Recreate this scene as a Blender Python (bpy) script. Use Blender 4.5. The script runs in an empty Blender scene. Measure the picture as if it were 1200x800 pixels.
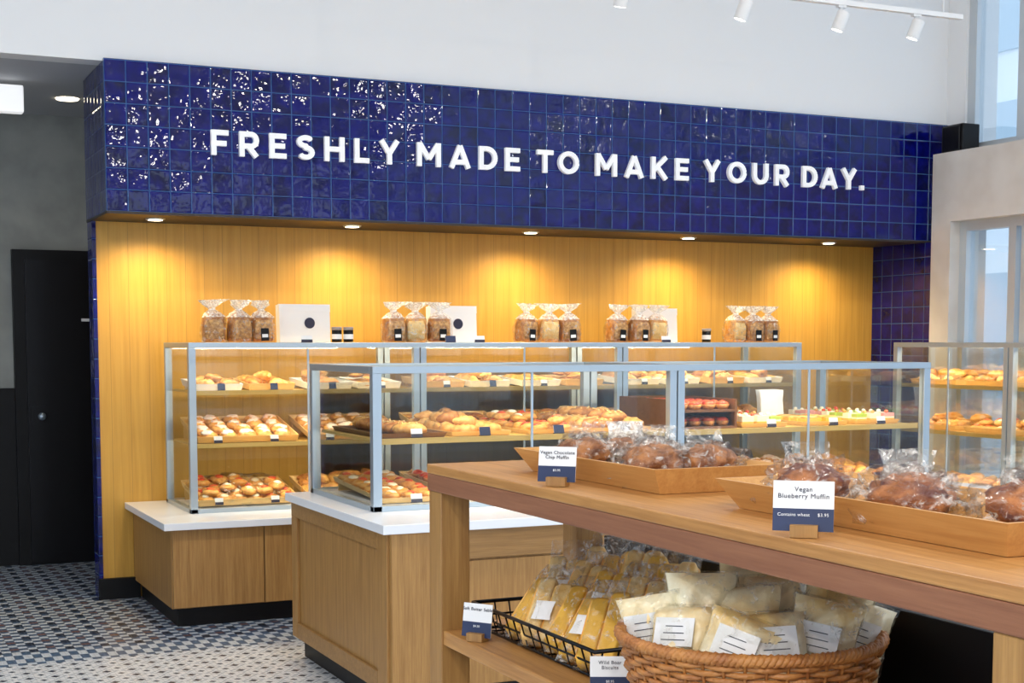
import bpy, math, random
from mathutils import Vector, Matrix, noise
rnd = random.Random(11)
S = bpy.context.scene
try:
    S.view_settings.view_transform = 'Standard'
    S.view_settings.look = 'None'
except Exception as e:
    print(e)

# ------------------------------------------------------------------ node helpers
class NT:
    def __init__(s, name):
        s.mat = bpy.data.materials.new(name); s.mat.use_nodes = True
        s.t = s.mat.node_tree; s.n = s.t.nodes; s.l = s.t.links
        s.b = s.n['Principled BSDF']; s.out = s.n['Material Output']
    def link(s, a, b): s.l.new(a, b)
    def m(s, op, a, b=None, c=None, clamp=False):
        nd = s.n.new('ShaderNodeMath'); nd.operation = op; nd.use_clamp = clamp
        for i, x in enumerate((a, b, c)):
            if x is None: continue
            if isinstance(x, (int, float)): nd.inputs[i].default_value = x
            else: s.l.new(x, nd.inputs[i])
        return nd.outputs[0]
    def coord(s):
        return s.n.new('ShaderNodeTexCoord').outputs['Object']
    def sep(s, v):
        nd = s.n.new('ShaderNodeSeparateXYZ'); s.l.new(v, nd.inputs[0]); return nd.outputs
    def comb(s, x, y, z):
        nd = s.n.new('ShaderNodeCombineXYZ')
        for i, q in enumerate((x, y, z)):
            if isinstance(q, (int, float)): nd.inputs[i].default_value = q
            else: s.l.new(q, nd.inputs[i])
        return nd.outputs[0]
    def noise(s, v, scale, detail=3, rough=.5, dist=0):
        nd = s.n.new('ShaderNodeTexNoise')
        if v is not None: s.l.new(v, nd.inputs['Vector'])
        nd.inputs['Scale'].default_value = scale; nd.inputs['Detail'].default_value = detail
        nd.inputs['Roughness'].default_value = rough; nd.inputs['Distortion'].default_value = dist
        return nd.outputs['Fac']
    def map(s, v, sc):
        nd = s.n.new('ShaderNodeMapping'); s.l.new(v, nd.inputs[0]); nd.inputs['Scale'].default_value = sc
        return nd.outputs[0]
    def mix(s, f, a, b):
        nd = s.n.new('ShaderNodeMix'); nd.data_type = 'RGBA'
        if isinstance(f, (int, float)): nd.inputs[0].default_value = f
        else: s.l.new(f, nd.inputs[0])
        for i, q in ((6, a), (7, b)):
            if isinstance(q, tuple): nd.inputs[i].default_value = (*q[:3], 1)
            else: s.l.new(q, nd.inputs[i])
        return nd.outputs[2]
    def ramp(s, f, lo, hi):
        nd = s.n.new('ShaderNodeMapRange'); s.l.new(f, nd.inputs[0])
        nd.inputs[1].default_value = lo; nd.inputs[2].default_value = hi
        return nd.outputs[0]
    def white(s, v):
        nd = s.n.new('ShaderNodeTexWhiteNoise'); nd.noise_dimensions = '3D'; s.l.new(v, nd.inputs[0])
        return nd.outputs['Value'], nd.outputs['Color']
    def bump(s, h, strength, dist=.01):
        nd = s.n.new('ShaderNodeBump'); s.l.new(h, nd.inputs['Height'])
        nd.inputs['Strength'].default_value = strength; nd.inputs['Distance'].default_value = dist
        s.l.new(nd.outputs[0], s.b.inputs['Normal']); return nd.outputs[0]
    def set(s, **k):
        for a, v in k.items():
            nm = {'col': 'Base Color', 'rough': 'Roughness', 'metal': 'Metallic', 'spec': 'Specular IOR Level', 'em': 'Emission Color', 'ems': 'Emission Strength', 'coat': 'Coat Weight'}[a]
            if isinstance(v, tuple): v = (*v[:3], 1)
            if isinstance(v, (int, float, tuple)): s.b.inputs[nm].default_value = v
            else: s.l.new(v, s.b.inputs[nm])

def simple(name, col, rough=.5, metal=0, var=None, bump=None, spec=.5, coat=0, ems=0):
    t = NT(name); t.set(rough=rough, metal=metal, spec=spec, coat=coat)
    if var:
        f = t.ramp(t.noise(t.coord(), var[0], 3), .35, .65); t.set(col=t.mix(f, col, var[1]))
    else: t.set(col=col)
    if bump: t.bump(t.noise(t.coord(), bump[0], 4), bump[1])
    if ems: t.set(em=col, ems=ems)
    return t.mat

def wood(name, c1, c2, axis='x', rough=.45, fine=1.0):
    t = NT(name); c = t.coord()
    sc = {'x': (.6, 14, 14), 'y': (14, .6, 14), 'z': (14, 14, .6)}[axis]
    f = t.noise(t.map(c, sc), 3.5 * fine, 6, .6, .6)
    g = t.noise(t.map(c, tuple(q * 3 for q in sc)), 5 * fine, 4, .6)
    f2 = t.m('ADD', t.m('MULTIPLY', f, .65), t.m('MULTIPLY', g, .35))
    t.set(col=t.mix(t.ramp(f2, .36, .64), c1, c2), rough=rough)
    t.bump(g, .12, .003)
    return t.mat

TB = 2.35; TH = 3.205
def tile(name, axis):
    t = NT(name); c = t.sep(t.coord()); T = (TH - TB) / 7
    u = t.m('DIVIDE', t.m('SUBTRACT', c[axis], 1.43 if axis == 0 else 8.6), T)
    v = t.m('DIVIDE', t.m('SUBTRACT', c[2], TB), T)
    fu = t.m('FRACT', u); fv = t.m('FRACT', v)
    e = t.m('MINIMUM', t.m('MINIMUM', fu, t.m('SUBTRACT', 1, fu)), t.m('MINIMUM', fv, t.m('SUBTRACT', 1, fv)))
    cell = t.comb(t.m('FLOOR', u), t.m('FLOOR', v), 3.3)
    val, colr = t.white(cell); rr = t.sep(colr)
    k = .5
    tilt = t.m('ADD', t.m('MULTIPLY', t.m('SUBTRACT', fu, .5), t.m('MULTIPLY', t.m('SUBTRACT', rr[0], .5), k)),
               t.m('MULTIPLY', t.m('SUBTRACT', fv, .5), t.m('MULTIPLY', t.m('SUBTRACT', rr[1], .5), k)))
    nz = t.noise(t.comb(t.m('ADD', u, t.m('MULTIPLY', val, 30)), v, 0), 1.4, 2, .5)
    pil = t.m('MULTIPLY', t.ramp(e, 0, .07), .22)
    h = t.m('ADD', t.m('ADD', tilt, t.m('MULTIPLY', nz, .34)), pil)
    base = t.mix(val, (.0012, .002, .050), (.002, .004, .12))
    base = t.mix(t.ramp(nz, .4, .75), base, (.003, .005, .18))
    g = t.ramp(e, .014, .028)
    t.set(col=t.mix(g, (.035, .11, .32), base), rough=.04, spec=.45)
    t.bump(h, 1.0, .011)
    return t.mat

def planks():
    t = NT('oak_plank_wall'); co = t.coord(); c = t.sep(co)
    u = t.m('DIVIDE', c[0], .118); fu = t.m('FRACT', u)
    val, _ = t.white(t.comb(t.m('FLOOR', u), 1, 2))
    e = t.m('MINIMUM', fu, t.m('SUBTRACT', 1, fu))
    f = t.noise(t.map(co, (14, 14, .5)), 3, 6, .6, .5)
    a = t.mix(t.ramp(f, .3, .7), (.53, .28, .042), (.65, .365, .066))
    a = t.mix(t.m('MULTIPLY', val, .18), a, (.52, .28, .045))
    g = t.ramp(e, .006, .016)
    t.set(col=t.mix(g, (.36, .19, .035), a), rough=.42)
    t.bump(t.m('ADD', g, t.m('MULTIPLY', f, .05)), .18, .003)
    return t.mat

def mosaic():
    t = NT('mosaic_floor_tile'); c = t.sep(t.coord())
    s = .045
    u = t.m('DIVIDE', c[0], s); v = t.m('DIVIDE', c[1], s)
    i = t.m('FLOOR', u); j = t.m('FLOOR', v)
    def md(a, n): return t.m('FLOORED_MODULO', a, n)
    chk = md(t.m('ADD', i, j), 2)
    brown = t.m('MULTIPLY', t.m('COMPARE', md(i, 4), 1, .1), t.m('COMPARE', md(j, 4), 2, .1))
    navy = t.m('MULTIPLY', t.m('COMPARE', md(i, 4), 3, .1), t.m('LESS_THAN', md(j, 4), 1.5))
    A = t.mix(chk, (.055, .10, .18), (.58, .62, .67))
    A = t.mix(brown, A, (.16, .08, .07)); A = t.mix(navy, A, (.015, .025, .05))
    p = .12
    a = t.m('SUBTRACT', t.m('FRACT', t.m('DIVIDE', c[0], p)), .5); b = t.m('SUBTRACT', t.m('FRACT', t.m('DIVIDE', c[1], p)), .5)
    d = t.m('ADD', t.m('ABSOLUTE', a), t.m('ABSOLUTE', b))
    dot = t.m('LESS_THAN', d, .2)
    corner = t.m('GREATER_THAN', d, .84)
    ring = t.m('LESS_THAN', t.m('ABSOLUTE', t.m('SUBTRACT', d, .42)), .05)
    Bc = t.mix(dot, (.80, .82, .85), (.02, .03, .06)); Bc = t.mix(corner, Bc, (.06, .08, .12)); Bc = t.mix(ring, Bc, (.45, .51, .58))
    inB = t.m('LESS_THAN', c[1], 7.45)
    col = t.mix(inB, A, Bc)
    bd = t.m('LESS_THAN', t.m('ABSOLUTE', t.m('SUBTRACT', c[1], 7.6)), .15)
    bl = t.m('LESS_THAN', md(t.m('ADD', i, t.m('FLOOR', t.m('DIVIDE', c[1], .1))), 2), .5)
    Bd = t.mix(bl, (.08, .14, .24), (.62, .67, .73))
    col = t.mix(bd, col, Bd)
    g = .02
    fu = t.m('FRACT', t.m('DIVIDE', c[0], g * 1.3)); fv = t.m('FRACT', t.m('DIVIDE', c[1], g * 1.3))
    gr = t.m('MAXIMUM', t.m('LESS_THAN', fu, .12), t.m('LESS_THAN', fv, .12))
    col = t.mix(t.m('MULTIPLY', gr, .35), col, (.25, .29, .34))
    t.set(col=col, rough=.3)
    return t.mat

def glassm(name, tint=(.97, .985, .98), base=.02, k=.32, rough=.02, dif=0, bump=None, thr=(.50, .74)):
    t = NT(name)
    tr = t.n.new('ShaderNodeBsdfTransparent'); tr.inputs[0].default_value = (*tint, 1)
    gl = t.n.new('ShaderNodeBsdfGlossy'); gl.inputs['Roughness'].default_value = rough
    lw = t.n.new('ShaderNodeLayerWeight'); lw.inputs[0].default_value = .3
    f = t.m('ADD', t.m('MULTIPLY', lw.outputs['Fresnel'], k), base, clamp=True)
    if bump:
        bn = t.n.new('ShaderNodeBump'); bn.inputs['Strength'].default_value = bump[1]; bn.inputs['Distance'].default_value = .02
        nz = t.noise(t.coord(), bump[0], 3, .6, .8)
        t.link(nz, bn.inputs['Height']); t.link(bn.outputs[0], gl.inputs['Normal']); t.link(bn.outputs[0], lw.inputs['Normal'])
    mx = t.n.new('ShaderNodeMixShader'); t.link(f, mx.inputs[0]); t.link(tr.outputs[0], mx.inputs[1]); t.link(gl.outputs[0], mx.inputs[2])
    o = mx.outputs[0]
    if dif:
        df = t.n.new('ShaderNodeBsdfDiffuse'); df.inputs[0].default_value = (.98, .95, .90, 1)
        m2 = t.n.new('ShaderNodeMixShader')
        df_f = t.m('MULTIPLY', t.ramp(t.noise(t.coord(), bump[0] * 1.3 if bump else 30, 3, .6, 1.), *thr), dif)
        t.link(df_f, m2.inputs[0]); t.link(o, m2.inputs[1]); t.link(df.outputs[0], m2.inputs[2]); o = m2.outputs[0]
    t.link(o, t.out.inputs[0]); return t.mat

# ------------------------------------------------------------------ materials
TILE_X = tile('navy_glazed_tile', 0); TILE_Y = tile('navy_glazed_tile_side', 1)
PLANK = planks(); MOSAIC = mosaic()
PLASTER = simple('white_plaster', (.84, .85, .86), .7)
CEIL = simple('ceiling_paint', (.80, .80, .80), .8)
STONE = simple('pale_stone', (.60, .57, .53), .6, var=(3, (.70, .68, .65)), bump=(8, .15))
GREYSTONE = simple('grey_plaster', (.30, .31, .29), .8, var=(4, (.39, .40, .37)), bump=(10, .2))
BLACK = simple('black_paint', (.005, .005, .006), .45, spec=.25)
BLACKM = simple('black_metal', (.010, .010, .012), .35, .6)
DARK = simple('charcoal_soffit', (.03, .02, .016), .5)
ALU = simple('brushed_aluminium', (.46, .55, .63), .35, .7)
FRAME = simple('window_frame_grey', (.55, .60, .64), .4, .2)
QUARTZ = simple('white_quartz', (.84, .87, .92), .25)
OAKC = wood('oak_cabinet', (.29, .14, .038), (.45, .245, .075), 'z')
OAKF = wood('oak_front', (.27, .135, .038), (.41, .22, .07), 'x')
OAKT = wood('oak_tabletop', (.37, .165, .045), (.57, .29, .092), 'y', .4)
OAKE = wood('oak_edge', (.22, .085, .04), (.32, .135, .065), 'y', .5)
BAMB = wood('bamboo', (.58, .28, .08), (.72, .40, .13), 'y', .35)
BAMX = wood('bamboo_light', (.66, .42, .15), (.80, .55, .24), 'x', .4)
SHELF = wood('brass_oak_shelf', (.64, .40, .10), (.74, .48, .15), 'x', .4)
DWOOD = wood('dark_walnut', (.12, .05, .02), (.2, .09, .04), 'x', .4)
GLASS = glassm('case_glass'); WGLASS = glassm('window_glass', (.92, .95, .97), .03, .35)
FILM = glassm('plastic_film', (.985, .98, .97), .03, .26, .14, .55, (30, .7), (.54, .74))
FILMW = glassm('plastic_film_gathered', (.985, .98, .97), .06, .4, .14, .85, (60, .8), (.36, .66))
FILM2 = glassm('plastic_film_clear', (.985, .985, .97), .025, .22, .14, .40, (34, .6), (.56, .72))
WHITE = simple('white_card', (.86, .86, .86), .5)
NAVYC = simple('navy_card', (.012, .025, .085), .5)
INK = simple('ink', (.02, .02, .05), .6)
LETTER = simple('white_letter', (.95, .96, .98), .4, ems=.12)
CRUST = simple('golden_crust', (.58, .24, .045), .42, var=(40, (.80, .45, .13)), bump=(60, .3))
CRUST2 = simple('brown_crust', (.32, .11, .025), .42, var=(35, (.60, .27, .07)), bump=(60, .3))
MUFF = simple('chocolate_muffin', (.17, .052, .016), .6, var=(30, (.50, .21, .07)), bump=(45, .8))
MUFFR = simple('berry_muffin', (.50, .19, .06), .6, var=(26, (.13, .035, .025)), bump=(45, .8))
PALE = simple('pale_bread', (.80, .50, .16), .6, var=(25, (.88, .66, .32)), bump=(50, .4))
SPONGE = simple('orange_sponge', (.82, .36, .05), .6, var=(18, (.92, .60, .18)), bump=(50, .4))
SLICE = simple('bread_crumb', (.72, .42, .15), .8, var=(50, (.36, .17, .06)), bump=(80, .6))
ICING = simple('white_icing', (.92, .86, .80), .35, var=(30, (.95, .66, .56)))
RED = simple('red_berry', (.55, .03, .02), .3, var=(40, (.78, .16, .05)))
PINK = simple('pink_icing', (.84, .40, .36), .4)
GREEN = simple('pistachio_icing', (.42, .58, .10), .4)
CREAM = simple('cream', (.92, .85, .66), .45)
CHOC = simple('chocolate', (.09, .035, .015), .3)
YELL = simple('yellow_sponge', (.86, .50, .07), .6)
CREAMBAG = simple('cream_wrapper', (.98, .68, .27), .3, var=(9, (1.0, .92, .68)), bump=(30, .4), coat=.15)
WICK = simple('wicker', (.36, .13, .035), .45, var=(30, (.54, .23, .06)), bump=(90, .5))
LAMP = simple('lamp_glow', (1, .86, .62), .5, ems=9)
LAMPC = simple('cool_lamp_glow', (1, .97, .92), .5, ems=6)
GLOBE = simple('globe_glow', (1, .97, .93), .5, ems=55)
PAVE = simple('pavement', (.55, .58, .62), .8)

# ------------------------------------------------------------------ mesh builder
def se(c, p): return math.copysign(abs(c) ** p, c)
class MB:
    def __init__(s): s.v = []; s.f = []; s.mi = []; s.sm = []; s.mats = []; s.M = Matrix()
    def add(s, vs, fs, mat, smooth=False):
        if mat not in s.mats: s.mats.append(mat)
        k = s.mats.index(mat); o = len(s.v)
        s.v += [tuple(s.M @ Vector(q)) for q in vs]
        for f in fs: s.f.append([o + i for i in f]); s.mi.append(k); s.sm.append(smooth)
    def box(s, x0, x1, y0, y1, z0, z1, mat):
        vs = [(x0, y0, z0), (x1, y0, z0), (x1, y1, z0), (x0, y1, z0), (x0, y0, z1), (x1, y0, z1), (x1, y1, z1), (x0, y1, z1)]
        s.add(vs, [(3, 2, 1, 0), (4, 5, 6, 7), (0, 1, 5, 4), (1, 2, 6, 5), (2, 3, 7, 6), (3, 0, 4, 7)], mat)
    def loft(s, rings, mat, seg=20, smooth=True, cap=True, seed=0):
        vs = []; fs = []
        for ri, (cx, cy, z, rx, ry, p, w) in enumerate(rings):
            for i in range(seg):
                a = 2 * math.pi * i / seg
                k = 1 + (w * noise.noise(Vector((math.cos(a) * 2.2 + seed, math.sin(a) * 2.2, z * 22 + seed))) if w else 0)
                vs.append((cx + se(math.cos(a), p) * rx * k, cy + se(math.sin(a), p) * ry * k, z))
        n = len(rings)
        for r in range(n - 1):
            for i in range(seg):
                j = (i + 1) % seg
                fs.append((r * seg + i, r * seg + j, (r + 1) * seg + j, (r + 1) * seg + i))
        if cap:
            fs.append(tuple(range(seg - 1, -1, -1))); fs.append(tuple((n - 1) * seg + i for i in range(seg)))
        s.add(vs, fs, mat, smooth)
    def ball(s, c, r, mat, amp=0, freq=2, seg=12, rings=8, p=1.0, seed=None, zmin=-1):
        sd = rnd.uniform(0, 100) if seed is None else seed
        vs = []; fs = []
        for j in range(rings + 1):
            ph = -math.pi / 2 + math.pi * j / rings
            for i in range(seg):
                a = 2 * math.pi * i / seg
                d = Vector((se(math.cos(ph), p) * se(math.cos(a), p), se(math.cos(ph), p) * se(math.sin(a), p), max(zmin, se(math.sin(ph), p))))
                k = 1 + (amp * noise.noise(d * freq + Vector((sd, sd, sd))) if amp else 0)
                vs.append((c[0] + d.x * r[0] * k, c[1] + d.y * r[1] * k, c[2] + d.z * r[2] * (k if d.z > zmin else 1)))
        for j in range(rings):
            for i in range(seg):
                q = (i + 1) % seg
                fs.append((j * seg + i, j * seg + q, (j + 1) * seg + q, (j + 1) * seg + i))
        s.add(vs, fs, mat, True)
    def tube(s, pts, rad, mat, seg=8, closed=False, flat=1.0):
        pts = [Vector(p) for p in pts]; n = len(pts); vs = []; fs = []
        for k, p in enumerate(pts):
            if closed: t = pts[(k + 1) % n] - pts[k - 1]
            else: t = pts[min(k + 1, n - 1)] - pts[max(k - 1, 0)]
            t.normalize(); up = Vector((0, 0, 1))
            if abs(t.z) > .95: up = Vector((1, 0, 0))
            a = t.cross(up).normalized(); b = a.cross(t).normalized()
            r = rad[k] if isinstance(rad, (list, tuple)) else rad
            for i in range(seg):
                g = 2 * math.pi * i / seg
                vs.append(tuple(p + a * math.cos(g) * r + b * math.sin(g) * r * flat))
        for k in range(n if closed else n - 1):
            k2 = (k + 1) % n
            for i in range(seg):
                j = (i + 1) % seg
                fs.append((k * seg + i, k * seg + j, k2 * seg + j, k2 * seg + i))
        if not closed:
            fs.append(tuple(range(seg))); fs.append(tuple((n - 1) * seg + i for i in range(seg - 1, -1, -1)))
        s.add(vs, fs, mat, seg > 4)
    def tray(s, x0, x1, y0, y1, z, h, fl, t, mat):
        def ring(e, zz): return [(x0 - e, y0 - e, zz), (x1 + e, y0 - e, zz), (x1 + e, y1 + e, zz), (x0 - e, y1 + e, zz)]
        vs = ring(0, z) + ring(fl, z + h) + ring(fl - t, z + h) + ring(-t, z + t)
        fs = [(3, 2, 1, 0)]
        for r in range(3):
            for i in range(4):
                j = (i + 1) % 4
                fs.append((r * 4 + i, r * 4 + j, (r + 1) * 4 + j, (r + 1) * 4 + i))
        fs.append((12, 13, 14, 15)); s.add(vs, fs, mat)
    def pillow(s, w, h, d, mat, seed=0, n=10, m=12, wr=.12, taper=0):
        for sg in (-1, 1):
            vs = []; fs = []
            for j in range(m + 1):
                v = j / m * 2 - 1
                for i in range(n + 1):
                    u = i / n * 2 - 1
                    bl = (1 - abs(u) ** 2.6) ** .5 * (1 - abs(v) ** 3.0) ** .5
                    q = noise.noise(Vector((u * 2.4 + seed, v * 2.4, seed * .7 + sg)))
                    ww = w / 2 * (1 - taper * (v + 1) / 2) * (1 - .10 * (1 - abs(v) ** 2))
                    vs.append((u * ww * (1 + .05 * q), sg * (d / 2 * bl * (1 + wr * 3 * q)), (v + 1) / 2 * h))
            for j in range(m):
                for i in range(n):
                    a = j * (n + 1) + i; f = (a, a + 1, a + n + 2, a + n + 1)
                    fs.append(f if sg < 0 else f[::-1])
            s.add(vs, fs, mat, True)
    def obj(s, name, parent=None, bevel=0, loc=None):
        me = bpy.data.meshes.new(name); me.from_pydata(s.v, [], s.f)
        for m in s.mats: me.materials.append(m)
        me.polygons.foreach_set('material_index', s.mi); me.polygons.foreach_set('use_smooth', s.sm); me.update()
        o = bpy.data.objects.new(name, me); S.collection.objects.link(o)
        if parent: o.parent = parent
        if bevel:
            b = o.modifiers.new('bevel', 'BEVEL'); b.width = bevel; b.segments = 2; b.limit_method = 'ANGLE'
        return o
def empty(name, loc=(0, 0, 0), rz=0):
    e = bpy.data.objects.new(name, None); S.collection.objects.link(e); e.location = loc; e.rotation_euler = (0, 0, rz)
    e.empty_display_size = .1; return e
def bx(name, x0, x1, y0, y1, z0, z1, mat, bevel=0, parent=None):
    b = MB(); b.box(x0, x1, y0, y1, z0, z1, mat); return b.obj(name, parent, bevel)
def T(x, y, z, rz=0, rx=0, ry=0, s=1):
    return Matrix.Translation((x, y, z)) @ Matrix.Rotation(rz, 4, 'Z') @ Matrix.Rotation(rx, 4, 'X') @ Matrix.Rotation(ry, 4, 'Y') @ Matrix.Scale(s, 4)
def light(name, kind, loc, power, col=(1, 1, 1), parent=None, **k):
    L = bpy.data.lights.new(name, kind); L.energy = power; L.color = col
    for a, v in k.items():
        if a != 'rot': setattr(L, a, v)
    o = bpy.data.objects.new(name, L); S.collection.objects.link(o); o.location = loc
    if 'rot' in k: o.rotation_euler = k['rot']
    if parent: o.parent = parent
    return o
def text(name, body, size, mat, ex, ey, pos, parent, bold=0.0, align='CENTER', ls=1):
    c = bpy.data.curves.new(name, 'FONT'); c.body = body; c.size = size; c.extrude = .0003; c.align_x = align; c.offset = bold; c.space_line = ls
    c.space_character = 1.1
    c.materials.append(mat); o = bpy.data.objects.new(name, c); S.collection.objects.link(o)
    ex = Vector(ex).normalized(); ey = Vector(ey).normalized(); ez = ex.cross(ey)
    M = Matrix((ex, ey, ez)).transposed().to_4x4(); M.translation = Vector(pos)
    o.parent = parent; o.matrix_world = M
    return o

# ------------------------------------------------------------------ room shell
XR = 7.39; XL = 1.43
bx('floor', -5, 7.9, -4.5, 11.1, -.1, 0, MOSAIC)
bx('ceiling', -5, 7.9, -4.5, 8.85, 5.2, 5.3, CEIL)
bx('ceiling_low', -5, 3.2, 8.8, 11.1, TH, 3.30, simple('low_ceiling_paint', (.50, .51, .53), .8))
bx('wall_upper', -5, 7.9, 8.64, 8.8, TH - .005, 5.2, PLASTER)
b = MB(); b.box(XL, 7.58, 8.6, 8.64, TB, TH + .005, TILE_X); b.box(XL, XL + .04, 8.64, 9.35, TB, TH - .005, TILE_Y)
b.box(XL, 7.58, 8.6, 9.35, TB - .015, TB, DARK); b.box(XL + .04, 7.58, 8.64, 9.35, TH - .04, TH - .005, DARK); b.box(7.54, 7.58, 8.64, 9.35, TB, TH - .04, DARK)
b.obj('wall_tiled_bulkhead')
bx('wall_back', XL + .03, XR, 9.2, 9.35, 0, TB - .015, PLANK)
bx('wall_tiled_end', XL + .005, XL + .03, 9.19, 9.35, 0, TB - .015, TILE_Y)
bx('wall_tiled_side', XR, 7.6, 8.50, 9.35, 0, TB - .015, TILE_Y)
bx('baseboard_back', XL, 1.68, 9.155, 9.19, 0, .13, BLACK)
bx('wall_hall', -5, 3.2, 10.9, 11.1, 0, TH, GREYSTONE)
bx('wall_side', 3.1, 3.2, 9.35, 10.9, 0, TH, GREYSTONE)
bx('trim_1', -5, 1.14, 10.86, 10.9, 0, 1.27, BLACK)
b = MB(); b.box(1.14, 2.15, 10.82, 10.898, 0, 2.25, BLACK); b.box(1.22, 2.07, 10.80, 10.82, .02, 2.18, BLACKM); b.box(1.24, 1.34, 10.79, 10.80, 0.95, 1.15, BLACKM)
b.ball((1.31, 10.76, 1.07), (.028, .028, .028), ALU); b.obj('door_1')
b = MB(); b.box(1.60, 1.72, 10.775, 10.795, 1.745, 1.765, WHITE); b.obj('door_sign')
# right wall
b = MB()
b.box(7.36, 7.7, -4.5, 8.5, 2.47, 2.97, STONE); b.box(7.36, 7.7, 8.30, 8.5, 0, 2.47, STONE)
b.box(7.36, 7.7, -4.5, 8.30, 0, .55, STONE); b.box(7.6, 7.9, 8.44, 8.64, 2.97, 5.2, PLASTER)
for y in (5.4, 2.4, -.6, -3.6): b.box(7.36, 7.7, y, y + .25, .55, 2.47, STONE)
b.obj('wall_right')
def window(name, x, y0, y1, z0, z1, bars, fr=.06):
    e = MB()
    for y in [y0, y1 - fr] + bars: e.box(x, x + .08, y, y + fr, z0, z1, FRAME)
    e.box(x + .001, x + .079, y0, y1, z0, z0 + fr, FRAME); e.box(x + .001, x + .079, y0, y1, z1 - fr, z1, FRAME)
    e.box(x + .035, x + .045, y0 + .02, y1 - .02, z0 + .02, z1 - .02, WGLASS); return e.obj(name)
window('window_1', 7.45, 5.65, 8.30, .55, 2.47, [7.62, 7.74, 6.7], .07)
window('window_2', 7.45, 2.65, 5.40, .55, 2.47, [4.0]); window('window_3', 7.45, -.35, 2.4, .55, 2.47, [1.0])
window('window_4', 7.62, -4.4, 8.44, 2.97, 5.2, [7.86, 6.9, 5.9, 4.9, 3.4, 1.9, .4, -1.2, -2.8], .08)
b = MB(); b.box(-5, 7.9, -4.5, -4.3, 3.9, 5.2, PLASTER); b.box(-5, 7.9, -4.5, -4.3, 0, .5, PLASTER)
for x in (-5, -2.6, 0.4, 3.2, 5.4, 7.2): b.box(x, x + .9, -4.5, -4.3, .5, 3.9, PLASTER)
b.obj('wall_front')
b = MB(); b.box(-5, -4.8, -4.3, 11, 3.7, 5.2, PLASTER); b.box(-5, -4.8, 7.5, 11, 0, 3.7, GREYSTONE)
for y in (-4.3, -1.2, 2.2, 5.0): b.box(-5, -4.8, y, y + .9, 0, 3.7, PLASTER)
b.obj('wall_left')
bx('pavement_ground', -30, 40, -35, 40, -.25, -.12, PAVE)
b = MB(); b.box(17, 19, -12, 22, -.12, 9, simple('facade', (.88, .94, .97), .7))
for k in range(15):
    for q in range(3): b.box(16.95, 17, -11 + k * 2.2, -9.8 + k * 2.2, .8 + q * 2.7, 2.7 + q * 2.7, simple('facade_glass', (.50, .64, .74), .3) if k == 0 and q == 0 else bpy.data.materials['facade_glass'])
b.obj('street_building')

# soffit downlights
for x in (1.76, 3.00, 4.26, 5.50, 6.72):
    b = MB(); b.loft([(x, 8.88, TB - .022, .055, .055, 1, 0), (x, 8.88, TB - .015, .06, .06, 1, 0)], ALU, 24, False)
    b.loft([(x, 8.88, TB - .025, .042, .042, 1, 0), (x, 8.88, TB - .022, .042, .042, 1, 0)], LAMP, 24, False)
    o = b.obj('recessed_downlight')
    light('bulb', 'SPOT', (x, 8.88, TB - .04), 50, (1, .75, .39), o, spot_size=2.75, spot_blend=.9, shadow_soft_size=.04)
b = MB(); b.loft([(1.44, 10.1, TH - .008, .07, .07, 1, 0), (1.44, 10.1, TH, .075, .075, 1, 0)], LAMP, 24, False); o = b.obj('recessed_downlight')
light('bulb', 'SPOT', (1.44, 10.1, TH - .04), 7, (1, .85, .65), o, spot_size=2.2, spot_blend=.8, shadow_soft_size=.05)
b = MB(); b.box(.72, 1.09, 9.45, 9.55, 3.0, 3.165, simple('light_box_white', (1, 1, 1), .5, ems=.6)); b.box(.85, .9, 9.48, 9.52, 3.165, TH, ALU); b.obj('ceiling_sign_box', bevel=.01)

# track lights
ZR = 3.685
def track(y, xa, xb, zr, rods, spots):
    e = empty('track_light_rail', (0, 0, 0))
    b = MB(); b.box(xa, xb, y - .02, y + .02, zr, zr + .03, WHITE)
    for x in rods: b.tube([(x, y, zr + .03), (x, y, 5.2)], .006, WHITE)
    b.obj('rail', e)
    for x, d, pw, sz, col in spots:
        b = MB(); b.tube([(x, y, zr), (x, y, zr - .07)], .012, WHITE)
        b.box(x - .03, x + .03, y - .015, y + .015, zr - .015, zr, WHITE)
        d = Vector(d).normalized()
        p = Vector((x, y, zr - .09)); a = p - d * .06; c = p + d * .065
        b.tube([a, a + d * .01, c], [.028, .040, .040], WHITE, 20); b.tube([c, c + d * .002], .032, LAMPC, 20)
        o = b.obj('spotlight_head', e)
        light('bulb', 'SPOT', tuple(c + d * .02), pw, col, o, spot_size=sz, spot_blend=.6, shadow_soft_size=.04, rot=d.to_track_quat('-Z', 'Y').to_euler())
W1 = (1, .96, .9)
track(7.5, 2.2, 6.70, ZR, (2.6, 4.6, 6.55), [(3.50, (0, .3, -.95), 40, .9, W1), (4.18, (0, .3, -.95), 40, .9, W1)] + [(x, (-.25, .25, -.93), 40, .9, W1) for x in (5.02, 5.74, 6.33)])
tg = Vector((1.42, 2.25, 1.1))
track(-.6, -2.2, 1.6, 3.3, (-1.8, 1.2), [(x, tuple(tg + Vector((.1 * i, .35 * (i - 1), 0)) - Vector((x, -.6, 3.21))), 75, .75, (1, .93, .84)) for i, x in enumerate((-1.7, -1.0, -.2))])  # added unseen rail behind the camera, spots brighten the foreground table and its shelf
b = MB(); b.box(7.40, 7.56, 8.24, 8.46, 2.971, 3.17, BLACK); b.box(7.385, 7.40, 8.26, 8.44, 2.98, 3.16, BLACKM); b.obj('wall_speaker', bevel=.01)

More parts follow.
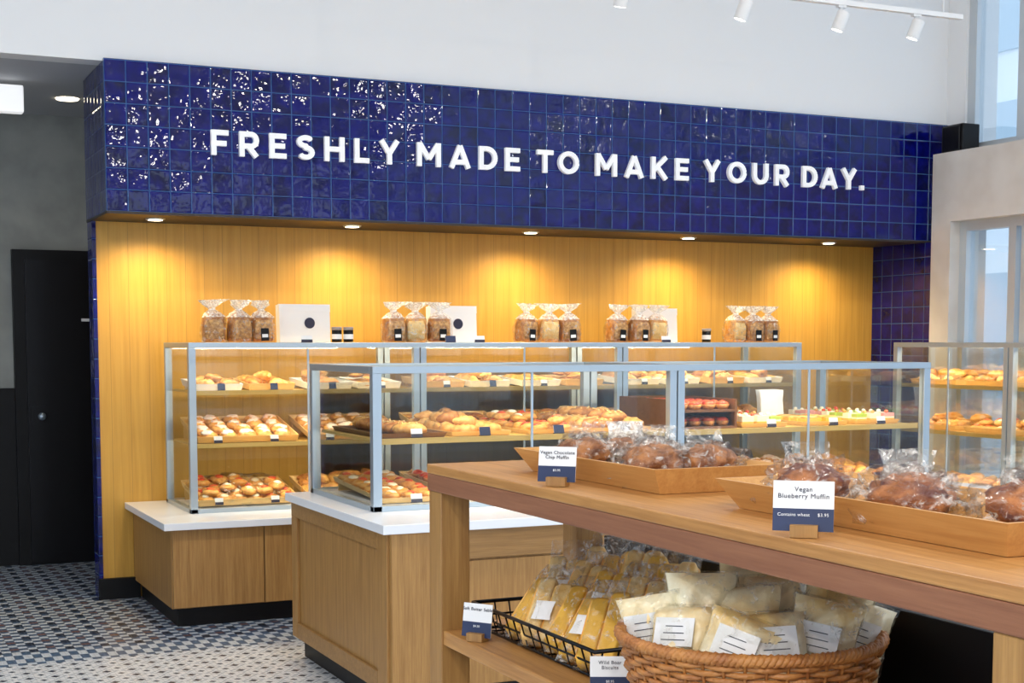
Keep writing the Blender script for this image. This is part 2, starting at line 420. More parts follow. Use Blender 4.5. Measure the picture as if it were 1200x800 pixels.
for x in (-1.5, 2.2, 5.6):  # added ceiling lamps out of view, general fill for the room
    for y in (-1, 4.6):
        b = MB(); b.loft([(x, y, 5.15, .16, .16, 1, 0), (x, y, 5.2, .18, .18, 1, 0)], WHITE, 24, False); b.loft([(x, y, 5.145, .14, .14, 1, 0), (x, y, 5.15, .14, .14, 1, 0)], LAMPC, 24, False)
        o = b.obj('ceiling_fill_lamp')
        light('bulb', 'AREA', (x, y, 5.13), 60, (1, .94, .86), o, shape='DISK', size=.28)
# added globe pendants, out of view, placed to put glints on the wall tile
for x, y, z in ((3.3, 0, 4.0), (4.25, 0, 4.38), (6.35, 0, 4.42)):
    b = MB(); b.ball((x, y, z), (.11, .11, .11), GLOBE, 0, 2, 24, 14); b.tube([(x, y, z + .10), (x, y, z + .16)], .04, BLACKM, 16); b.tube([(x, y, z + .14), (x, y, 5.2)], .005, BLACKM, 8)
    b.obj('glint_globe_lamp')

# ------------------------------------------------------------------ lettering
def letters():
    b = MB(); H = .147; th = .205; y1 = 8.603
    W = dict(F=.70, R=.80, E=.70, S=.74, H=.86, L=.64, Y=.92, M=1.08, A=1.0, D=.86, T=.80, O=1.02, K=.88, U=.86)
    W['.'] = .24
    a = th / 2; st8 = [0]
    def arc(cx, cy, rx, ry, a0, a1, n=14):
        return [(cx + rx * math.cos(math.radians(a0 + (a1 - a0) * k / n)), cy + ry * math.sin(math.radians(a0 + (a1 - a0) * k / n))) for k in range(n + 1)]
    def strokes(ch):
        w = W[ch]
        if ch == 'F': return [[(a, 0), (a, 1)], [(0, 1 - a), (w, 1 - a)], [(0, .47), (w * .88, .47)]]
        if ch == 'E': return [[(a, 0), (a, 1)], [(0, 1 - a), (w, 1 - a)], [(0, .5), (w * .92, .5)], [(0, a), (w, a)]]
        if ch == 'L': return [[(a, 0), (a, 1)], [(0, a), (w, a)]]
        if ch == 'H': return [[(a, 0), (a, 1)], [(w - a, 0), (w - a, 1)], [(a, .5), (w - a, .5)]]
        if ch == 'T': return [[(w / 2, 0), (w / 2, 1)], [(0, 1 - a), (w, 1 - a)]]
        if ch == 'Y': return [[(a, 1), (w / 2, .45)], [(w - a, 1), (w / 2, .45)], [(w / 2, .5), (w / 2, 0)]]
        if ch == 'M': return [[(a, 0), (a, 1)], [(w - a, 0), (w - a, 1)], [(a * 1.2, .96), (w / 2, .32)], [(w - a * 1.2, .96), (w / 2, .32)]]
        if ch == 'A': return [[(a, 0), (w / 2, .96)], [(w - a, 0), (w / 2, .96)], [(w * .2, .26), (w * .8, .26)]]
        if ch == 'O': return [arc(w / 2, .5, w / 2 - a, .5 - a, 0, 360, 28)]
        if ch == 'D': return [[(a, 0), (a, 1)], [(a, a), (w - .45, a)] + arc(w - .5, .5, .5 - a, .5 - a, -90, 90) + [(a, 1 - a)]]
        if ch == 'U': return [[(a, 1), (a, .4)] + arc(w / 2, .42, w / 2 - a, .42 - a, 180, 360) + [(w - a, 1)]]
        if ch == 'K': return [[(a, 0), (a, 1)], [(a, .38), (w - a, 1)], [(w * .38, .52), (w - a, 0)]]
        if ch == 'R': return [[(a, 0), (a, 1)], [(a, 1 - a), (w - .32, 1 - a)] + arc(w - .32, .66, .32 - a, .34 - a, 90, -90) + [(a, .42)], [(w * .45, .42), (w - a, 0)]]
        if ch == 'S': return [arc(w / 2, .73, w / 2 - a, .27 - a, 35, 270, 16) + arc(w / 2, .295, w / 2 - a, .295 - a, 90, -145, 16)]
        return [[(.12, 0), (.12, .22)]]
    def prism(P, ox, oz):
        y0 = 8.575 - st8[0] * .00012; st8[0] += 1; n = len(P)
        ar = sum(P[k][0] * P[(k + 1) % n][1] - P[(k + 1) % n][0] * P[k][1] for k in range(n))
        if ar < 0: P = P[::-1]
        vs = [(ox + u * H, y, oz + v * H) for y in (y0, y1) for u, v in P]
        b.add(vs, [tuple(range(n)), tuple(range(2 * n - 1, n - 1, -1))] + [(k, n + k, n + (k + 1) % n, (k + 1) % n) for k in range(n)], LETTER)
    def seg(p, q, ox, oz):
        dx, dy = q[0] - p[0], q[1] - p[1]; L = math.hypot(dx, dy)
        if L < 1e-6: return
        nx, ny = -dy / L * a, dx / L * a
        prism([(p[0] + nx, p[1] + ny), (p[0] - nx, p[1] - ny), (q[0] - nx, q[1] - ny), (q[0] + nx, q[1] + ny)], ox, oz)
    def disc(p, ox, oz):
        n = 12; prism([(p[0] + a * math.cos(2 * math.pi * k / n), p[1] + a * math.sin(2 * math.pi * k / n)) for k in range(n)], ox, oz)
    z = 2.695
    def f(x): return 2.035 + (x - 2.0) * (6.80 - 2.035) / 4.85
    for word, x0, x1 in (('FRESHLY', 2.0, 3.2), ('MADE', 3.318, 4.04), ('TO', 4.165, 4.475), ('MAKE', 4.605, 5.335), ('YOUR', 5.459, 6.177), ('DAY.', 6.296, 6.85)):
        x0 = f(x0); x1 = f(x1)
        tot = sum(W[c] for c in word) * H; gap = (x1 - x0 - tot) / (len(word) - 1); x = x0
        for c in word:
            st8[0] = 0
            for st in strokes(c):
                for k in range(len(st) - 1): seg(st[k], st[k + 1], x, z)
                for k in range(1, len(st) - 1): disc(st[k], x, z)
            x += W[c] * H + gap
    return b.obj('wall_slogan_lettering')
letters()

# ------------------------------------------------------------------ display case
def case(name, loc, rz, L, D, z0, z1, units, shelves, shelfmat):
    e = empty(name, loc, rz); p = .042; fr = MB(); gl = MB(); sh = MB(); U = L / units
    tt = .032
    for (a0, a1, c0, c1) in ((0, L, 0, p), (0, L, D - p, D), (0, p, p, D - p), (L - p, L, p, D - p)):
        fr.box(a0, a1, c0, c1, z1 - tt, z1, ALU); fr.box(a0, a1, c0, c1, z0, z0 + .025, ALU)
    for k in range(units + 1):
        for yy in (0, D - p):
            if k == 0: fr.box(0, p, yy, yy + p, z0, z1 - tt, ALU)
            elif k == units: fr.box(L - p, L, yy, yy + p, z0, z1 - tt, ALU)
            else:
                fr.box(k * U - p, k * U - .004, yy, yy + p, z0, z1 - tt, ALU); fr.box(k * U + .004, k * U + p, yy, yy + p, z0, z1 - tt, ALU)
        if 0 < k < units: fr.box(k * U - p, k * U + p, p, D - p, z1 - tt, z1, ALU)
    gl.box(p, L - p, .012, .018, z0 + .025, z1 - tt, GLASS); gl.box(p, L - p, D - .018, D - .012, z0 + .025, z1 - tt, GLASS)
    gl.box(.012, .018, p, D - p, z0 + .025, z1 - tt, GLASS); gl.box(L - .018, L - .012, p, D - p, z0 + .025, z1 - tt, GLASS)
    gl.box(p, L - p, p, D - p, z1 - .014, z1 - .006, GLASS)
    for k in range(units):
        xm = (k + .5) * U
        fr.box(xm - .006, xm + .006, .003, .012, z0 + .025, z1 - tt, ALU)
    for s in shelves:
        for k in range(units):
            sh.box(k * U + p + .003, (k + .5) * U - .006, .05, D - .05, s - .014, s, shelfmat); sh.box((k + .5) * U + .006, (k + 1) * U - p - .003, .05, D - .05, s - .014, s, shelfmat)
            sh.box(k * U + p + .003, (k + 1) * U - p - .003, .042, .05, s - .022, s + .004, SHELF)
    sh.box(p, L - p, p, D - p, z0 + .001, z0 + .02, QUARTZ)
    fr.obj('frame', e, .002); gl.obj('glass_panels', e); sh.obj('shelves', e)
    for k in range(units):  # added strip lights under top and shelves to brighten the case interior
        for zz, pw in [(z1 - .04, 1)] + [(s - .028, .75) for s in shelves]:
            light('case_fill_strip', 'AREA', ((k + .5) * U, .065, zz), 6.2 * pw, (1, .84, .58), e, shape='RECTANGLE', size=U * .85, size_y=.015, rot=(.35, 0, 0))
    return e
BC = (1.84, 8.40); FC = (2.15, 6.10)
case('glass_display_case', (*BC, 0), 0, 4.30, .70, .60, 1.595, 3, (1.31, 1.00), SHELF)
case('glass_display_case', (*FC, 0), 0, 3.15, .95, .84, 1.49, 2, (1.16,), SHELF)
case('glass_display_case', (6.70, 8.10, 0), -math.pi / 2, 2.2, .62, .60, 1.595, 2, (1.31, 1.00), SHELF)

# ------------------------------------------------------------------ counters
def counter(name, x0, x1, y0, y1, zt, side, doors, lip=.05, stile=0.0):
    b = MB(); b.box(x0, x1, y0, y1, zt - .04, zt, QUARTZ)
    cx0, cy0 = x0 + lip, y0 + lip
    b.box(cx0, x1 - lip, cy0 + .02, y1 - .005, .11, zt - .04, OAKC)
    b.box(cx0 + .04, x1 - lip - .04, cy0 + .07, y1 - .03, 0, .11, BLACK)
    if stile:
        b.box(cx0 - .004, cx0 + stile, cy0 - .03, cy0 + .02, .11, zt - .04, OAKC)
        b.box(cx0 + stile, x1 - lip, cy0 - .004, cy0 + .02, zt - .17, zt - .04, OAKF)
        b.box(cx0 - .016, cx0, cy0, cy0 + .12, .11, zt - .04, OAKC)
        b.box(cx0 - .016, cx0, cy0 + .12, y1 - .01, zt - .12, zt - .04, OAKF)
        b.box(cx0 - .016, cx0, y1 - .10, y1 - .01, .11, zt - .12, OAKC)
        b.box(cx0 - .016, cx0, cy0 + .12, y1 - .10, .11, .19, OAKF)
    top = zt - (.18 if stile else .045); xs = cx0 + stile + .003; w = (x1 - lip - xs) / doors
    for k in range(doors):
        b.box(xs + k * w + .003, xs + (k + 1) * w - .003, cy0 + (.008 if stile else 0), cy0 + .02, .115, top, OAKC)
    return b.obj(name, bevel=.003)
counter('bakery_counter', 1.60, 6.40, 7.99, 9.195, .60, 0, 9)
counter('bakery_counter', 2.03, 5.5, 5.64, 7.1, .84, 0, 5, .045, .22)
b = MB(); b.box(6.50, 7.355, 5.6, 8.25, .555, .60, QUARTZ); b.box(6.55, 7.35, 5.65, 8.2, .1, .555, OAKC); b.box(6.6, 7.35, 5.7, 8.15, 0, .1, BLACK); b.obj('bakery_counter', bevel=.003)
b = MB(); b.M = T(3.0, 5.70, .841, .3); b.ball((0, 0, .02), (.075, .05, .03), WHITE, .7, 3, 16, 10, zmin=-.6); b.obj('crumpled_paper_bag')

# ------------------------------------------------------------------ food
def croissant(b, s=1, mat=None):
    n = 13; pts = []; rad = []
    for k in range(n):
        t = k / (n - 1); a = math.radians(15 + 150 * t)
        pts.append((.055 * s * math.cos(a), .055 * s * math.sin(a) - .03 * s, .022 * s)); q = math.sin(math.pi * t)
        rad.append(s * (.006 + .022 * q ** .8) * (1.13 if k % 2 else .95))
    b.tube(pts, rad, mat or CRUST, 8)
def item(b, kind, M, s=1.0):
    o = b.M; b.M = o @ M @ Matrix.Scale(s, 4)
    if kind == 'croissant': croissant(b, 1, rnd.choice((CRUST, CRUST2, CRUST)))
    elif kind == 'danish':
        b.ball((0, 0, .016), (.048, .042, .02), CRUST, .25, 3, 10, 6); b.ball((0, 0, .032), (.024, .021, .010), rnd.choice((RED, CREAM, RED)), .2, 3, 8, 5)
    elif kind == 'tart':
        b.loft([(0, 0, 0, .024, .024, 1, 0), (0, 0, .022, .033, .033, 1, 0)], CRUST2, 12); b.ball((0, 0, .024), (.028, .028, .014), RED, .3, 4, 8, 5)
    elif kind == 'roll':
        b.ball((0, 0, .02), (.046, .046, .024), CRUST, .12, 3, 12, 6); b.ball((rnd.uniform(-.008, .008), 0, .034), (.034, .03, .014), ICING, .5, 4, 12, 6)
    elif kind == 'eclair':
        b.tube([(-.06, 0, .018), (-.052, 0, .018), (.052, 0, .018), (.06, 0, .018)], [.006, .019, .019, .006], PALE, 8)
        b.tube([(-.05, 0, .029), (-.042, 0, .029), (.042, 0, .029), (.05, 0, .029)], [.004, .014, .014, .004], rnd.choice((CREAM, CREAM, CHOC)), 8)
    elif kind == 'cookie': b.ball((0, 0, .012), (.042, .042, .013), rnd.choice((CRUST, CRUST2)), .15, 4, 12, 6)
    elif kind == 'bread':
        c = rnd.choice((CRUST2, CRUST, CRUST2)); b.ball((0, 0, .026), (.07, .038, .03), c, .22, 3, 12, 8)
        for q in (-.03, 0, .03): b.box(q - .003, q + .003, -.02, .02, .05, .055, PALE)
    elif kind == 'bun': b.ball((0, 0, .022), (.04, .04, .028), rnd.choice((PALE, CRUST)), .1, 2, 12, 7)
    elif kind == 'cake':
        m = rnd.choice((GREEN, PINK, CREAM)); b.box(-.03, .03, -.02, .02, 0, .018, YELL); b.box(-.03, .03, -.02, .02, .018, .026, CREAM)
        b.box(-.03, .03, -.02, .02, .026, .042, m); b.ball((0, 0, .048), (.010, .010, .008), rnd.choice((RED, CREAM, CRUST)), 0, 2, 8, 5)
    elif kind == 'slab':
        b.box(-.05, .05, -.03, .03, 0, .03, YELL); b.ball((0, 0, .032), (.05, .032, .010), CRUST, .3, 4, 12, 5)
    b.M = o
SP = dict(croissant=.095, danish=.085, tart=.068, roll=.085, eclair=(.135, .05), cookie=.075, bread=(.14, .078), bun=.078, cake=(.07, .052), slab=(.112, .072))
NM = dict(croissant='croissant_tray', danish='danish_tray', tart='berry_tart_tray', roll='iced_roll_tray', eclair='eclair_tray', cookie='cookie_tray', bread='bread_roll_tray', bun='bun_tray', cake='petit_four_tray', slab='sponge_slice_tray')
def foodtray(kind, x0, x1, y0, y1, z, mat=BAMX, layers=1, h=.028, tilt=0, bag=False, s=1.0, name=None):
    b = MB(); z += .001
    if tilt:
        b.box(x0 + .02, x1 - .02, y1 - .05, y1 - .04, z, z + (y1 - .05 - y0) * math.tan(tilt), mat)
        b.M = Matrix.Translation((0, y0, z)) @ Matrix.Rotation(tilt, 4, 'X') @ Matrix.Translation((0, -y0, -z))
    b.tray(x0 + .012, x1 - .012, y0 + .012, y1 - .012, z, h, .01, .006, mat)
    sp = SP[kind]; sx, sy = sp if isinstance(sp, tuple) else (sp, sp); sx *= s; sy *= s
    for l in range(layers):
        m = .015 + l * .03; X = x1 - x0 - 2 * m; Y = y1 - y0 - 2 * m; nx = max(1, int(X / sx)); ny = max(1, int(Y / sy))
        for i in range(nx):
            for j in range(ny):
                if l and rnd.random() < .4: continue
                px = x0 + m + X * (i + .5) / nx; py = y0 + m + Y * (j + .5) / ny; jt = .005 if kind in ('cake', 'eclair', 'tart', 'slab') else .014
                big = kind in ('cake', 'eclair', 'slab')
                item(b, kind, T(px + rnd.uniform(-jt, jt), py + rnd.uniform(-jt, jt), z + .007 + l * .034 * s, rnd.uniform(-.06, .06) if big else rnd.uniform(0, 6.28) if kind != 'bread' else rnd.uniform(-.7, .7), 0 if big else rnd.uniform(-.25, .25)), s * rnd.uniform(.92, 1.05))
    if bag: b.ball(((x0 + x1) / 2, (y0 + y1) / 2, z + .03), ((x1 - x0) / 2 - .02, (y1 - y0) / 2 - .02, .075), FILM2, .35, 4, 24, 12, .7, zmin=-.4)
    return b.obj(name or NM[kind])
def cards(name, lst):
    b = MB()
    for (x, y, z, w, navy) in lst:
        o = b.M; b.M = T(x, y, z, 0, -.25)
        b.box(-w / 2, w / 2, 0, .002, 0, .04, WHITE); b.box(-w / 2, w / 2, -.0005, 0, 0, .016 if not navy else .04, NAVYC if navy else INK)
        b.box(-w / 2, w / 2, 0, .012, -.001, .003, BLACK); b.M = o
    b.obj(name)
cl = []
U = 4.30 / 3
top = ['croissant', 'croissant', 'bread', 'cookie', 'bread', 'croissant', 'slab', 'cookie', 'croissant', 'bun', 'bread', 'croissant']
for k in range(12):
    un, q = divmod(k, 4); bay, h2 = divmod(q, 2)
    x0 = BC[0] + un * U + .055 + bay * (U / 2 - .035) + h2 * .318
    foodtray(top[k], x0, x0 + .29, 8.49, 8.90, 1.31, QUARTZ if k % 3 != 1 else BAMX, 2 if top[k] != 'slab' else 1, .04, .06, s=1.1)
    cl.append((x0 + .15, 8.462, 1.316, .045, rnd.random() < .3))
mid = ['roll', 'roll', 'cookie', 'slab', 'bun', 'croissant']; bot = ['danish', 'croissant', 'bread', 'croissant', 'eclair', 'croissant']
for k in range(6):
    un, bay = divmod(k, 2); x0 = BC[0] + un * U + .06 + bay * (U / 2 - .03)
    foodtray(mid[k], x0, x0 + .62, 8.49, 8.98, 1.0, BAMX, 1, .04, .20, s=1.2)
    foodtray(bot[k], x0, x0 + .62, 8.49, 8.98, .625, BAMX, 2, .04, .17, bag=(k == 0), s=1.15)
    for z in (1.006, .64):
        cl.append((x0 + .12, 8.455, z, .05, False)); cl.append((x0 + .46, 8.455, z, .05, rnd.random() < .5))
cards('shelf_price_cards', cl)
# front case
cl = []
fk = [('bread', 2.22, 2.55, 1), ('croissant', 2.57, 2.88, 2), ('danish', 2.96, 3.26, 2), ('bread', 3.30, 3.64, 2)]
for kd, a, c, ly in fk:
    foodtray(kd, a, c, 6.20, 6.92, 1.16, BAMX if ly == 2 else DWOOD, ly, .022, s=1.08); cl.append(((a + c) / 2, 6.165, 1.166, .055, rnd.random() < .4))
foodtray('slab', 4.56, 4.86, 6.22, 6.54, 1.16, BAMX, 1, .022); foodtray('cake', 4.18, 4.47, 6.22, 6.88, 1.16, BAMX, 1, .022, s=1.15); foodtray('cake', 4.90, 5.20, 6.22, 6.88, 1.16, BAMX, 1, .022, s=1.15)
b = MB()
for z in (1.161, 1.245):
    b.box(3.80, 4.14, 6.22, 6.80, z, z + .012, DWOOD)
    for i in range(4):
        for j in range(7): item(b, 'tart', T(3.845 + i * .083, 6.27 + j * .078, z + .013), 1.15)
for x in (3.79, 4.14): b.box(x, x + .012, 6.22, 6.80, 1.161, 1.31, DWOOD)
b.box(3.802, 4.14, 6.79, 6.80, 1.175, 1.31, DWOOD); b.obj('tart_display_rack')
for x in (4.33, 4.72, 5.03): cl.append((x, 6.165, 1.166, .055, False))
for kd, a, c in (('danish', 2.22, 2.55), ('tart', 2.60, 2.90), ('danish', 2.96, 3.26), ('cookie', 3.30, 3.62), ('eclair', 3.80, 4.14), ('bun', 4.16, 4.46), ('roll', 4.55, 4.85), ('croissant', 4.88, 5.18)):
    foodtray(kd, a, c, 6.2, 6.92, .862, BAMX, 1, .025, .06, s=1.1); cl.append(((a + c) / 2, 6.17, .868, .055, rnd.random() < .5))
cards('shelf_price_cards', cl)
b = MB()
for k in range(5):
    b.M = T(4.68 + k * .01, 6.66 + k * .028, 1.164, .05 * k, -.08); b.pillow(.16, .17, .02, WHITE, k)
b.M = Matrix(); b.obj('paper_bag_stack')
for k, kd in enumerate(('croissant', 'bread', 'croissant', 'bun')):
    y1 = 8.03 - k * .54
    for z, kk in ((1.31, kd), (1.0, 'danish' if k % 2 else 'bread'), (.625, 'croissant')):
        foodtray(kk, 6.79, 7.24, y1 - .46, y1, z, BAMX, 2 if z > .9 else 1, .035, s=1.1)

# ------------------------------------------------------------------ things on top of back case
ZT = 1.596
def breadbag(x, y, dark, seed):
    b = MB(); b.M = T(x, y, ZT, rnd.uniform(-.3, .3), 0, rnd.uniform(-.06, .06))
    w, d = .068, .052
    crust = CRUST2 if dark else CRUST
    b.loft([(0, 0, .004, w * .9, d * .9, .45, 0), (0, 0, .02, w, d, .45, .1), (0, 0, .11, w * .98, d, .5, .12), (0, 0, .145, w * .95, d * .95, .7, .25), (0, 0, .165, w * .6, d * .55, .8, .2), (0, 0, .172, .01, .01, 1, 0)], crust, 24, seed=seed)
    b.loft([(0, -d * .96, .022, w * .82, .012, .5, 0), (0, -d * .96, .11, w * .82, .012, .6, 0), (0, -d * .92, .134, w * .66, .010, .8, 0)], SLICE if dark != 0 else PALE, 20)
    b.loft([(0, 0, .001, w * 1.08, d * 1.25, .5, 0), (0, 0, .05, w * 1.12, d * 1.34, .5, .12), (0, 0, .09, w * 1.12, d * 1.35, .5, .16), (0, 0, .150, w * 1.06, d * 1.15, .8, .25)], FILM, 32, cap=False, seed=seed)
    b.loft([(0, 0, .150, w * 1.06, d * 1.15, .8, .25), (0, 0, .178, w * .68, d * .66, .9, .4), (0, 0, .196, .018, .018, 1, .2),
            (0, 0, .206, .024, .022, 1, .5), (.004, 0, .226, .052, .036, 1, .9), (.006, 0, .254, .068, .044, 1, 1.4)], FILMW, 32, cap=False, seed=seed)
    b.loft([(0, 0, .193, .02, .02, 1, 0), (0, 0, .200, .02, .02, 1, 0)], WHITE, 10)
    if dark == 1: b.box(-.024, .024, -d * 1.4 - .002, -d * 1.4, .01, .085, BLACK); b.box(-.018, .018, -d * 1.4 - .003, -d * 1.4 - .002, .03, .05, WHITE)
    b.obj('bagged_bread_loaf')
gi = 0
for gx, kinds in ((2.20, (2, 2, 1)), (3.345, (1, 0, 1)), (4.28, (1, 0, 1)), (4.96, (1, 1, 0)), (5.90, (0, 1, 1))):
    for k, kk in enumerate(kinds): breadbag(gx + (k - 1) * .15, 8.66 + rnd.uniform(-.03, .03), kk, gi); gi += 1
for x in (2.655, 3.66, 5.22):
    b = MB(); b.M = T(x, 8.82 if x > 5 else 8.78, ZT, .04, -.06)
    b.box(-.165, .165, 0, .07, .001, .235, WHITE); b.box(-.167, .167, -.002, .03, .19, .237, WHITE)
    b.M = b.M @ T(.03, -.003, .12, 0, math.pi / 2); b.loft([(0, 0, -.001, .034, .034, 1, 0), (0, 0, .001, .034, .034, 1, 0)], INK, 24, False)
    b.obj('pastry_box')
LID = simple('jar_lid', (.35, .3, .28), .4)
for x in (2.80, 2.875, 5.48):
    b = MB(); b.M = T(x, 8.60, ZT)
    b.loft([(0, 0, .001, .03, .03, 1, 0), (0, 0, .075, .031, .031, 1, 0)], BLACK, 20); b.loft([(0, 0, .075, .032, .032, 1, 0), (0, 0, .095, .032, .032, 1, 0)], LID, 20)
    b.loft([(0, 0, .02, .0315, .0315, 1, 0), (0, 0, .05, .0315, .0315, 1, 0)], WHITE, 20, cap=False); b.obj('jam_jar')
cards('shelf_price_cards', [(x, 8.5, ZT + .002, .07, n) for x, n in ((2.58, False), (3.72, False), (3.52, True), (5.10, False))])

# ------------------------------------------------------------------ foreground display table
TX0, TX1, TY0, TY1, TZ = 1.25, 1.71, 1.12, 3.17, 1.314
b = MB()
b.box(TX0, TX1, TY0, TY1, TZ - .022, TZ, OAKT); b.box(TX0 + .001, TX1 - .001, TY0 + .001, TY1 - .001, TZ - .062, TZ - .022, OAKE)
for x in (TX0 + .004, 1.607):
    for y in (1.25, TY1 - .078): b.box(x, x + .073, y, y + .074, 0, TZ - .062, OAKC)
b.box(TX0 + .01, TX1 - .04, 1.33, TY1 - .006, .895, .93, OAKT); b.box(TX0 + .01, TX1 - .04, 1.33, TY1 - .006, .40, .43, OAKT)
b.box(1.681, 1.70, 1.25, TY1 - .08, .02, 1.13, BLACK); b.box(1.32, 1.68, 1.27, 1.30, .02, 1.25, BLACK)
b.obj('wooden_display_table', bevel=.003)

def muffin(b, x, y, z, r, mat):
    o = b.M; b.M = o @ T(x, y, z, rnd.uniform(0, 6))
    b.loft([(0, 0, 0, r * .66, r * .66, 1, 0), (0, 0, r * .55, r * .85, r * .85, 1, .03)], CRUST2, 20)
    b.ball((0, 0, r * .68), (r * 1.10, r * 1.06, r * .60), mat, .24, 3.2, 28, 16); b.M = o
def muffintray(x0, x1, y0, y1, mat, pos):
    b = MB(); z = TZ + .001
    b.tray(x0 + .03, x1 - .03, y0 + .035, y1 - .035, z, .05, .032, .008, BAMB)
    for (x, y, r) in pos:
        muffin(b, x, y, z + .010, r, mat)
        b.ball((x, y, z + r * .70), (r * 1.34, r * 1.44, r * .90), FILM, .55, 3.6, 40, 24, zmin=-.7)
        d = rnd.uniform(-.5, .5) - .8
        M = b.M; b.M = T(x + .02, y + .03, z + r * 1.25, d, -.75); b.pillow(.085, .06, .016, FILMW if rnd.random() < .4 else FILM, rnd.uniform(0, 50), wr=.3); b.M = M
    return b.obj('muffin_tray', bevel=0)
muffintray(1.36, 1.65, 2.30, 2.92, MUFF, [(1.45, 2.76, .053), (1.54, 2.62, .051), (1.46, 2.48, .056), (1.57, 2.79, .050), (1.57, 2.46, .054)])
muffintray(1.37, 1.66, 1.42, 2.12, MUFFR, [(1.47, 1.98, .056), (1.47, 1.73, .058), (1.58, 1.86, .050), (1.56, 1.58, .058)])

def labelcard(x, y, z, ang, w, h, lines, name='product_label_card', navyh=.45):
    ex = Vector((math.cos(ang), math.sin(ang), 0))
    b = MB(); b.M = T(x, y, z, ang)
    b.box(-.018, .022, -.012, .018, 0, .018, OAKC)
    b.M = T(x, y, z + .008, ang, -.15)
    b.box(-w / 2, w / 2, 0, .002, 0, h, WHITE); b.box(-w / 2, w / 2, -.0006, 0, 0, h * navyh, NAVYC)
    c = b.obj(name)
    R = T(x, y, z + .008, ang, -.15)
    up = (R.to_3x3() @ Vector((0, 0, 1)))
    p = R @ Vector((0, -.0012, h * .79)); text('label_text', lines[0], h * .135, INK, ex, up, p, c, 0, ls=1.0)
    p = R @ Vector((0, -.0014, h * .30)); text('label_text', lines[1], h * .09, WHITE, ex, up, p, c)
    return c
labelcard(1.285, 2.56, TZ + .001, -.78, .078, .070, ('Vegan Chocolate\nChip Muffin', '$3.95'))
labelcard(1.275, 1.735, TZ + .001, -.70, .088, .074, ('Vegan\nBlueberry Muffin', 'Contains wheat     $3.95'))
labelcard(1.280, 2.95, .931, -.95, .075, .075, ('Soft Butter Sable', '$4.50'))
labelcard(1.30, 2.362, .931, -.45, .075, .07, ('Wild Boar\nBiscuits', '$8.95'))

# wire tray with bagged sponge
b = MB(); x0, x1, y0, y1 = 1.325, 1.655, 2.47, 3.07; z0, z1 = .936, .995
for z, e, r in ((z0, 0.018, .0035), (z1, 0, .0045), ((z0 + z1) / 2, .009, .0025)):
    b.tube([(x0 + e, y0 + e, z), (x1 - e, y0 + e, z), (x1 - e, y1 - e, z), (x0 + e, y1 - e, z)], r, BLACKM, 8, True)
n = 14
for k in range(n + 1):
    y = y0 + .018 + (y1 - y0 - .036) * k / n
    b.tube([(x0, y, z1), (x0 + .018, y, z0), (x1 - .018, y, z0), (x1, y, z1)], .0022, BLACKM, 6)
for k in range(9):
    x = x0 + .018 + (x1 - x0 - .036) * k / 8
    b.tube([(x, y0, z1), (x, y0 + .018, z0), (x, y1 - .018, z0), (x, y1, z1)], .0022, BLACKM, 6)
b.obj('black_wire_basket')
b = MB(); k = 0
for row, (xx, zz) in enumerate(((1.365, .945), (1.44, .970), (1.52, .985))):
    for yy in (2.54, 2.625, 2.71, 2.795, 2.88):
        b.M = T(xx + rnd.uniform(-.01, .01), yy + rnd.uniform(-.01, .01) - row * .01, zz, -.95 + rnd.uniform(-.15, .15), -.85 + row * .12 + rnd.uniform(-.08, .08), rnd.uniform(-.08, .08))
        for sx in (-.021, .021):
            hh = .175 + rnd.uniform(-.02, .01)
            b.loft([(sx, 0, .004, .017, .017, .3, 0), (sx, 0, .012, .0195, .020, .3, .03), (sx, 0, hh - .01, .0195, .020, .3, .03), (sx, 0, hh, .015, .014, .4, 0)], rnd.choice((YELL, YELL, PALE)), 20, seed=k)
            b.loft([(sx, .012, .006, .0205, .011, .3, 0), (sx, .012, hh - .006, .0205, .011, .3, 0)], SPONGE, 16)
            b.box(sx - .0205, sx - .0165, -.018, .012, .012, hh - .012, SPONGE)
        b.M = b.M @ T(0, 0, -.006); b.pillow(.098, .225, .066, FILM, k * 3.1, wr=.18)
        if k % 2: b.M = b.M @ T(0, -.034, .05); b.pillow(.045, .05, .004, WHITE, k)
        k += 1
b.M = Matrix(); b.obj('bagged_sponge_fingers')

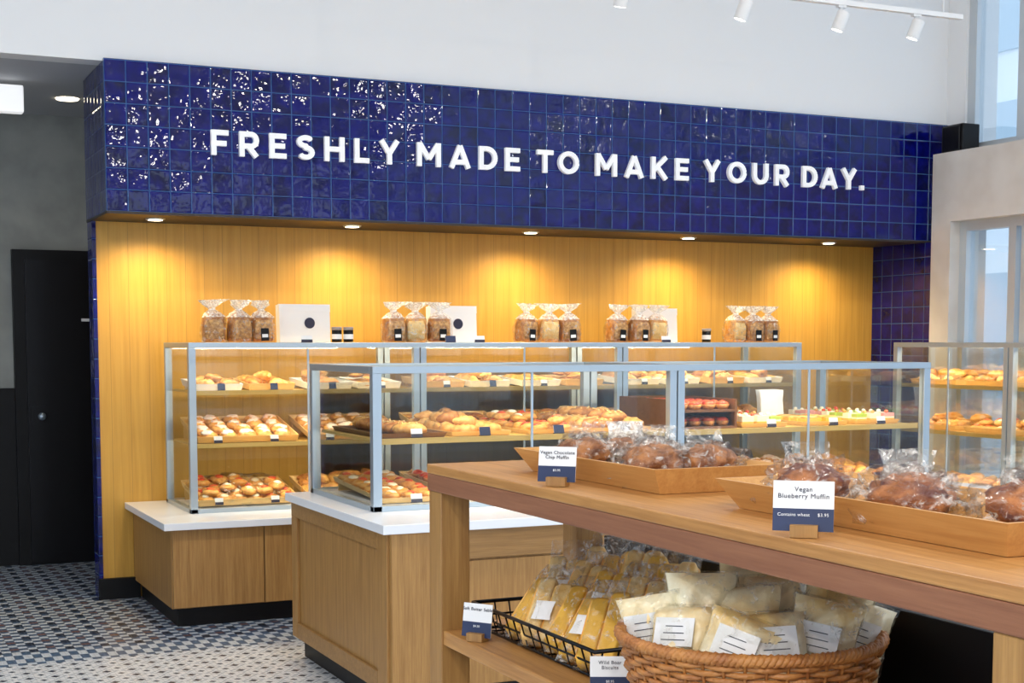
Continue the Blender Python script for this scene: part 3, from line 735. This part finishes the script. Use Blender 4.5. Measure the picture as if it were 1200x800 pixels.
# wicker basket
cx, cy, rb, rt, zb, zt = 1.42, 2.08, .185, .222, .932, 1.092
b = MB(); NS = 40
for k in range(NS):
    a = 2 * math.pi * k / NS
    b.tube([(cx + (rb + (rt - rb) * t) * math.cos(a), cy + (rb + (rt - rb) * t) * math.sin(a), zb + .004 + (zt - zb) * t) for t in (0, .33, .66, 1)], .003, WICK, 6)
rows = 15
for r in range(rows):
    t = (r + .5) / rows; R0 = rb + (rt - rb) * t; z = zb + .005 + (zt - zb) * t; n = NS * 4
    b.tube([(cx + (R0 + .005 * math.cos(math.pi * (k / 4) + math.pi * r)) * math.cos(2 * math.pi * k / n), cy + (R0 + .005 * math.cos(math.pi * (k / 4) + math.pi * r)) * math.sin(2 * math.pi * k / n), z) for k in range(n)], .0052, WICK, 6, True)
for ph in (0, 2.09, 4.19):
    n = 240; b.tube([(cx + (rt + .002 + .006 * math.cos(ph + k * 2 * math.pi / 5)) * math.cos(2 * math.pi * k / n), cy + (rt + .002 + .006 * math.cos(ph + k * 2 * math.pi / 5)) * math.sin(2 * math.pi * k / n), zt + .004 + .006 * math.sin(ph + k * 2 * math.pi / 5)) for k in range(n)], .0062, WICK, 7, True)
b.loft([(cx, cy, zb, rb, rb, 1, 0), (cx, cy, zb + .006, rb, rb, 1, 0)], WICK, 40)
bk = b.obj('wicker_basket')
b = MB(); k = 0
for (dx, dy, rz, h) in ((-.12, .10, -.95, .13), (-.05, .14, -.6, .14), (.05, .13, -.3, .15), (-.14, .01, -1.0, .13), (-.06, .06, -.5, .17), (.03, .07, -.9, .18), (.11, .08, -.2, .16), (-.11, -.08, -.7, .13), (-.03, -.03, -.95, .165), (.06, -.01, -.35, .17), (.13, -.02, -.8, .16), (-.03, -.13, -.45, .135), (.05, -.11, -.85, .145), (.12, -.10, -.4, .145)):
    b.M = T(cx + dx, cy + dy, 1.025, rz, rnd.uniform(-.5, .0), rnd.uniform(-.35, .35))
    b.pillow(.125, h, .058, CREAMBAG, k * 2.7, wr=.25)
    b.M = b.M @ T(0, -.004, -.002); b.pillow(.132, h + .006, .075, FILM2, k * 1.3 + 9, wr=.25); b.M = b.M @ T(0, .004, .002)
    b.box(-.036, .036, -.0375, -.0365, .05, .10, WHITE)
    if k % 3 == 0: b.box(-.040, .040, -.036, -.034, .008, .045, CHOC)
    for q in range(3): b.box(-.022 + q * .003, .022 - q * .003, -.0382, -.0376, .060 + q * .012, .0615 + q * .012, INK)
    k += 1
b.M = Matrix(); b.obj('wrapped_biscuit_bags')

# ------------------------------------------------------------------ world + camera
w = bpy.data.worlds.new('sky'); S.world = w; w.use_nodes = True
bg = w.node_tree.nodes['Background']; bg.inputs[0].default_value = (.74, .86, 1, 1); bg.inputs[1].default_value = 2.1
cam = bpy.data.cameras.new('camera'); co = bpy.data.objects.new('camera', cam); S.collection.objects.link(co); S.camera = co
cam.sensor_width = 36; cam.lens = 51; cam.shift_y = 134 / 1200; cam.clip_start = .05
co.location = (0, 0, 1.6); co.rotation_euler = (math.radians(90 - 4.5), 0, math.radians(-24.9))
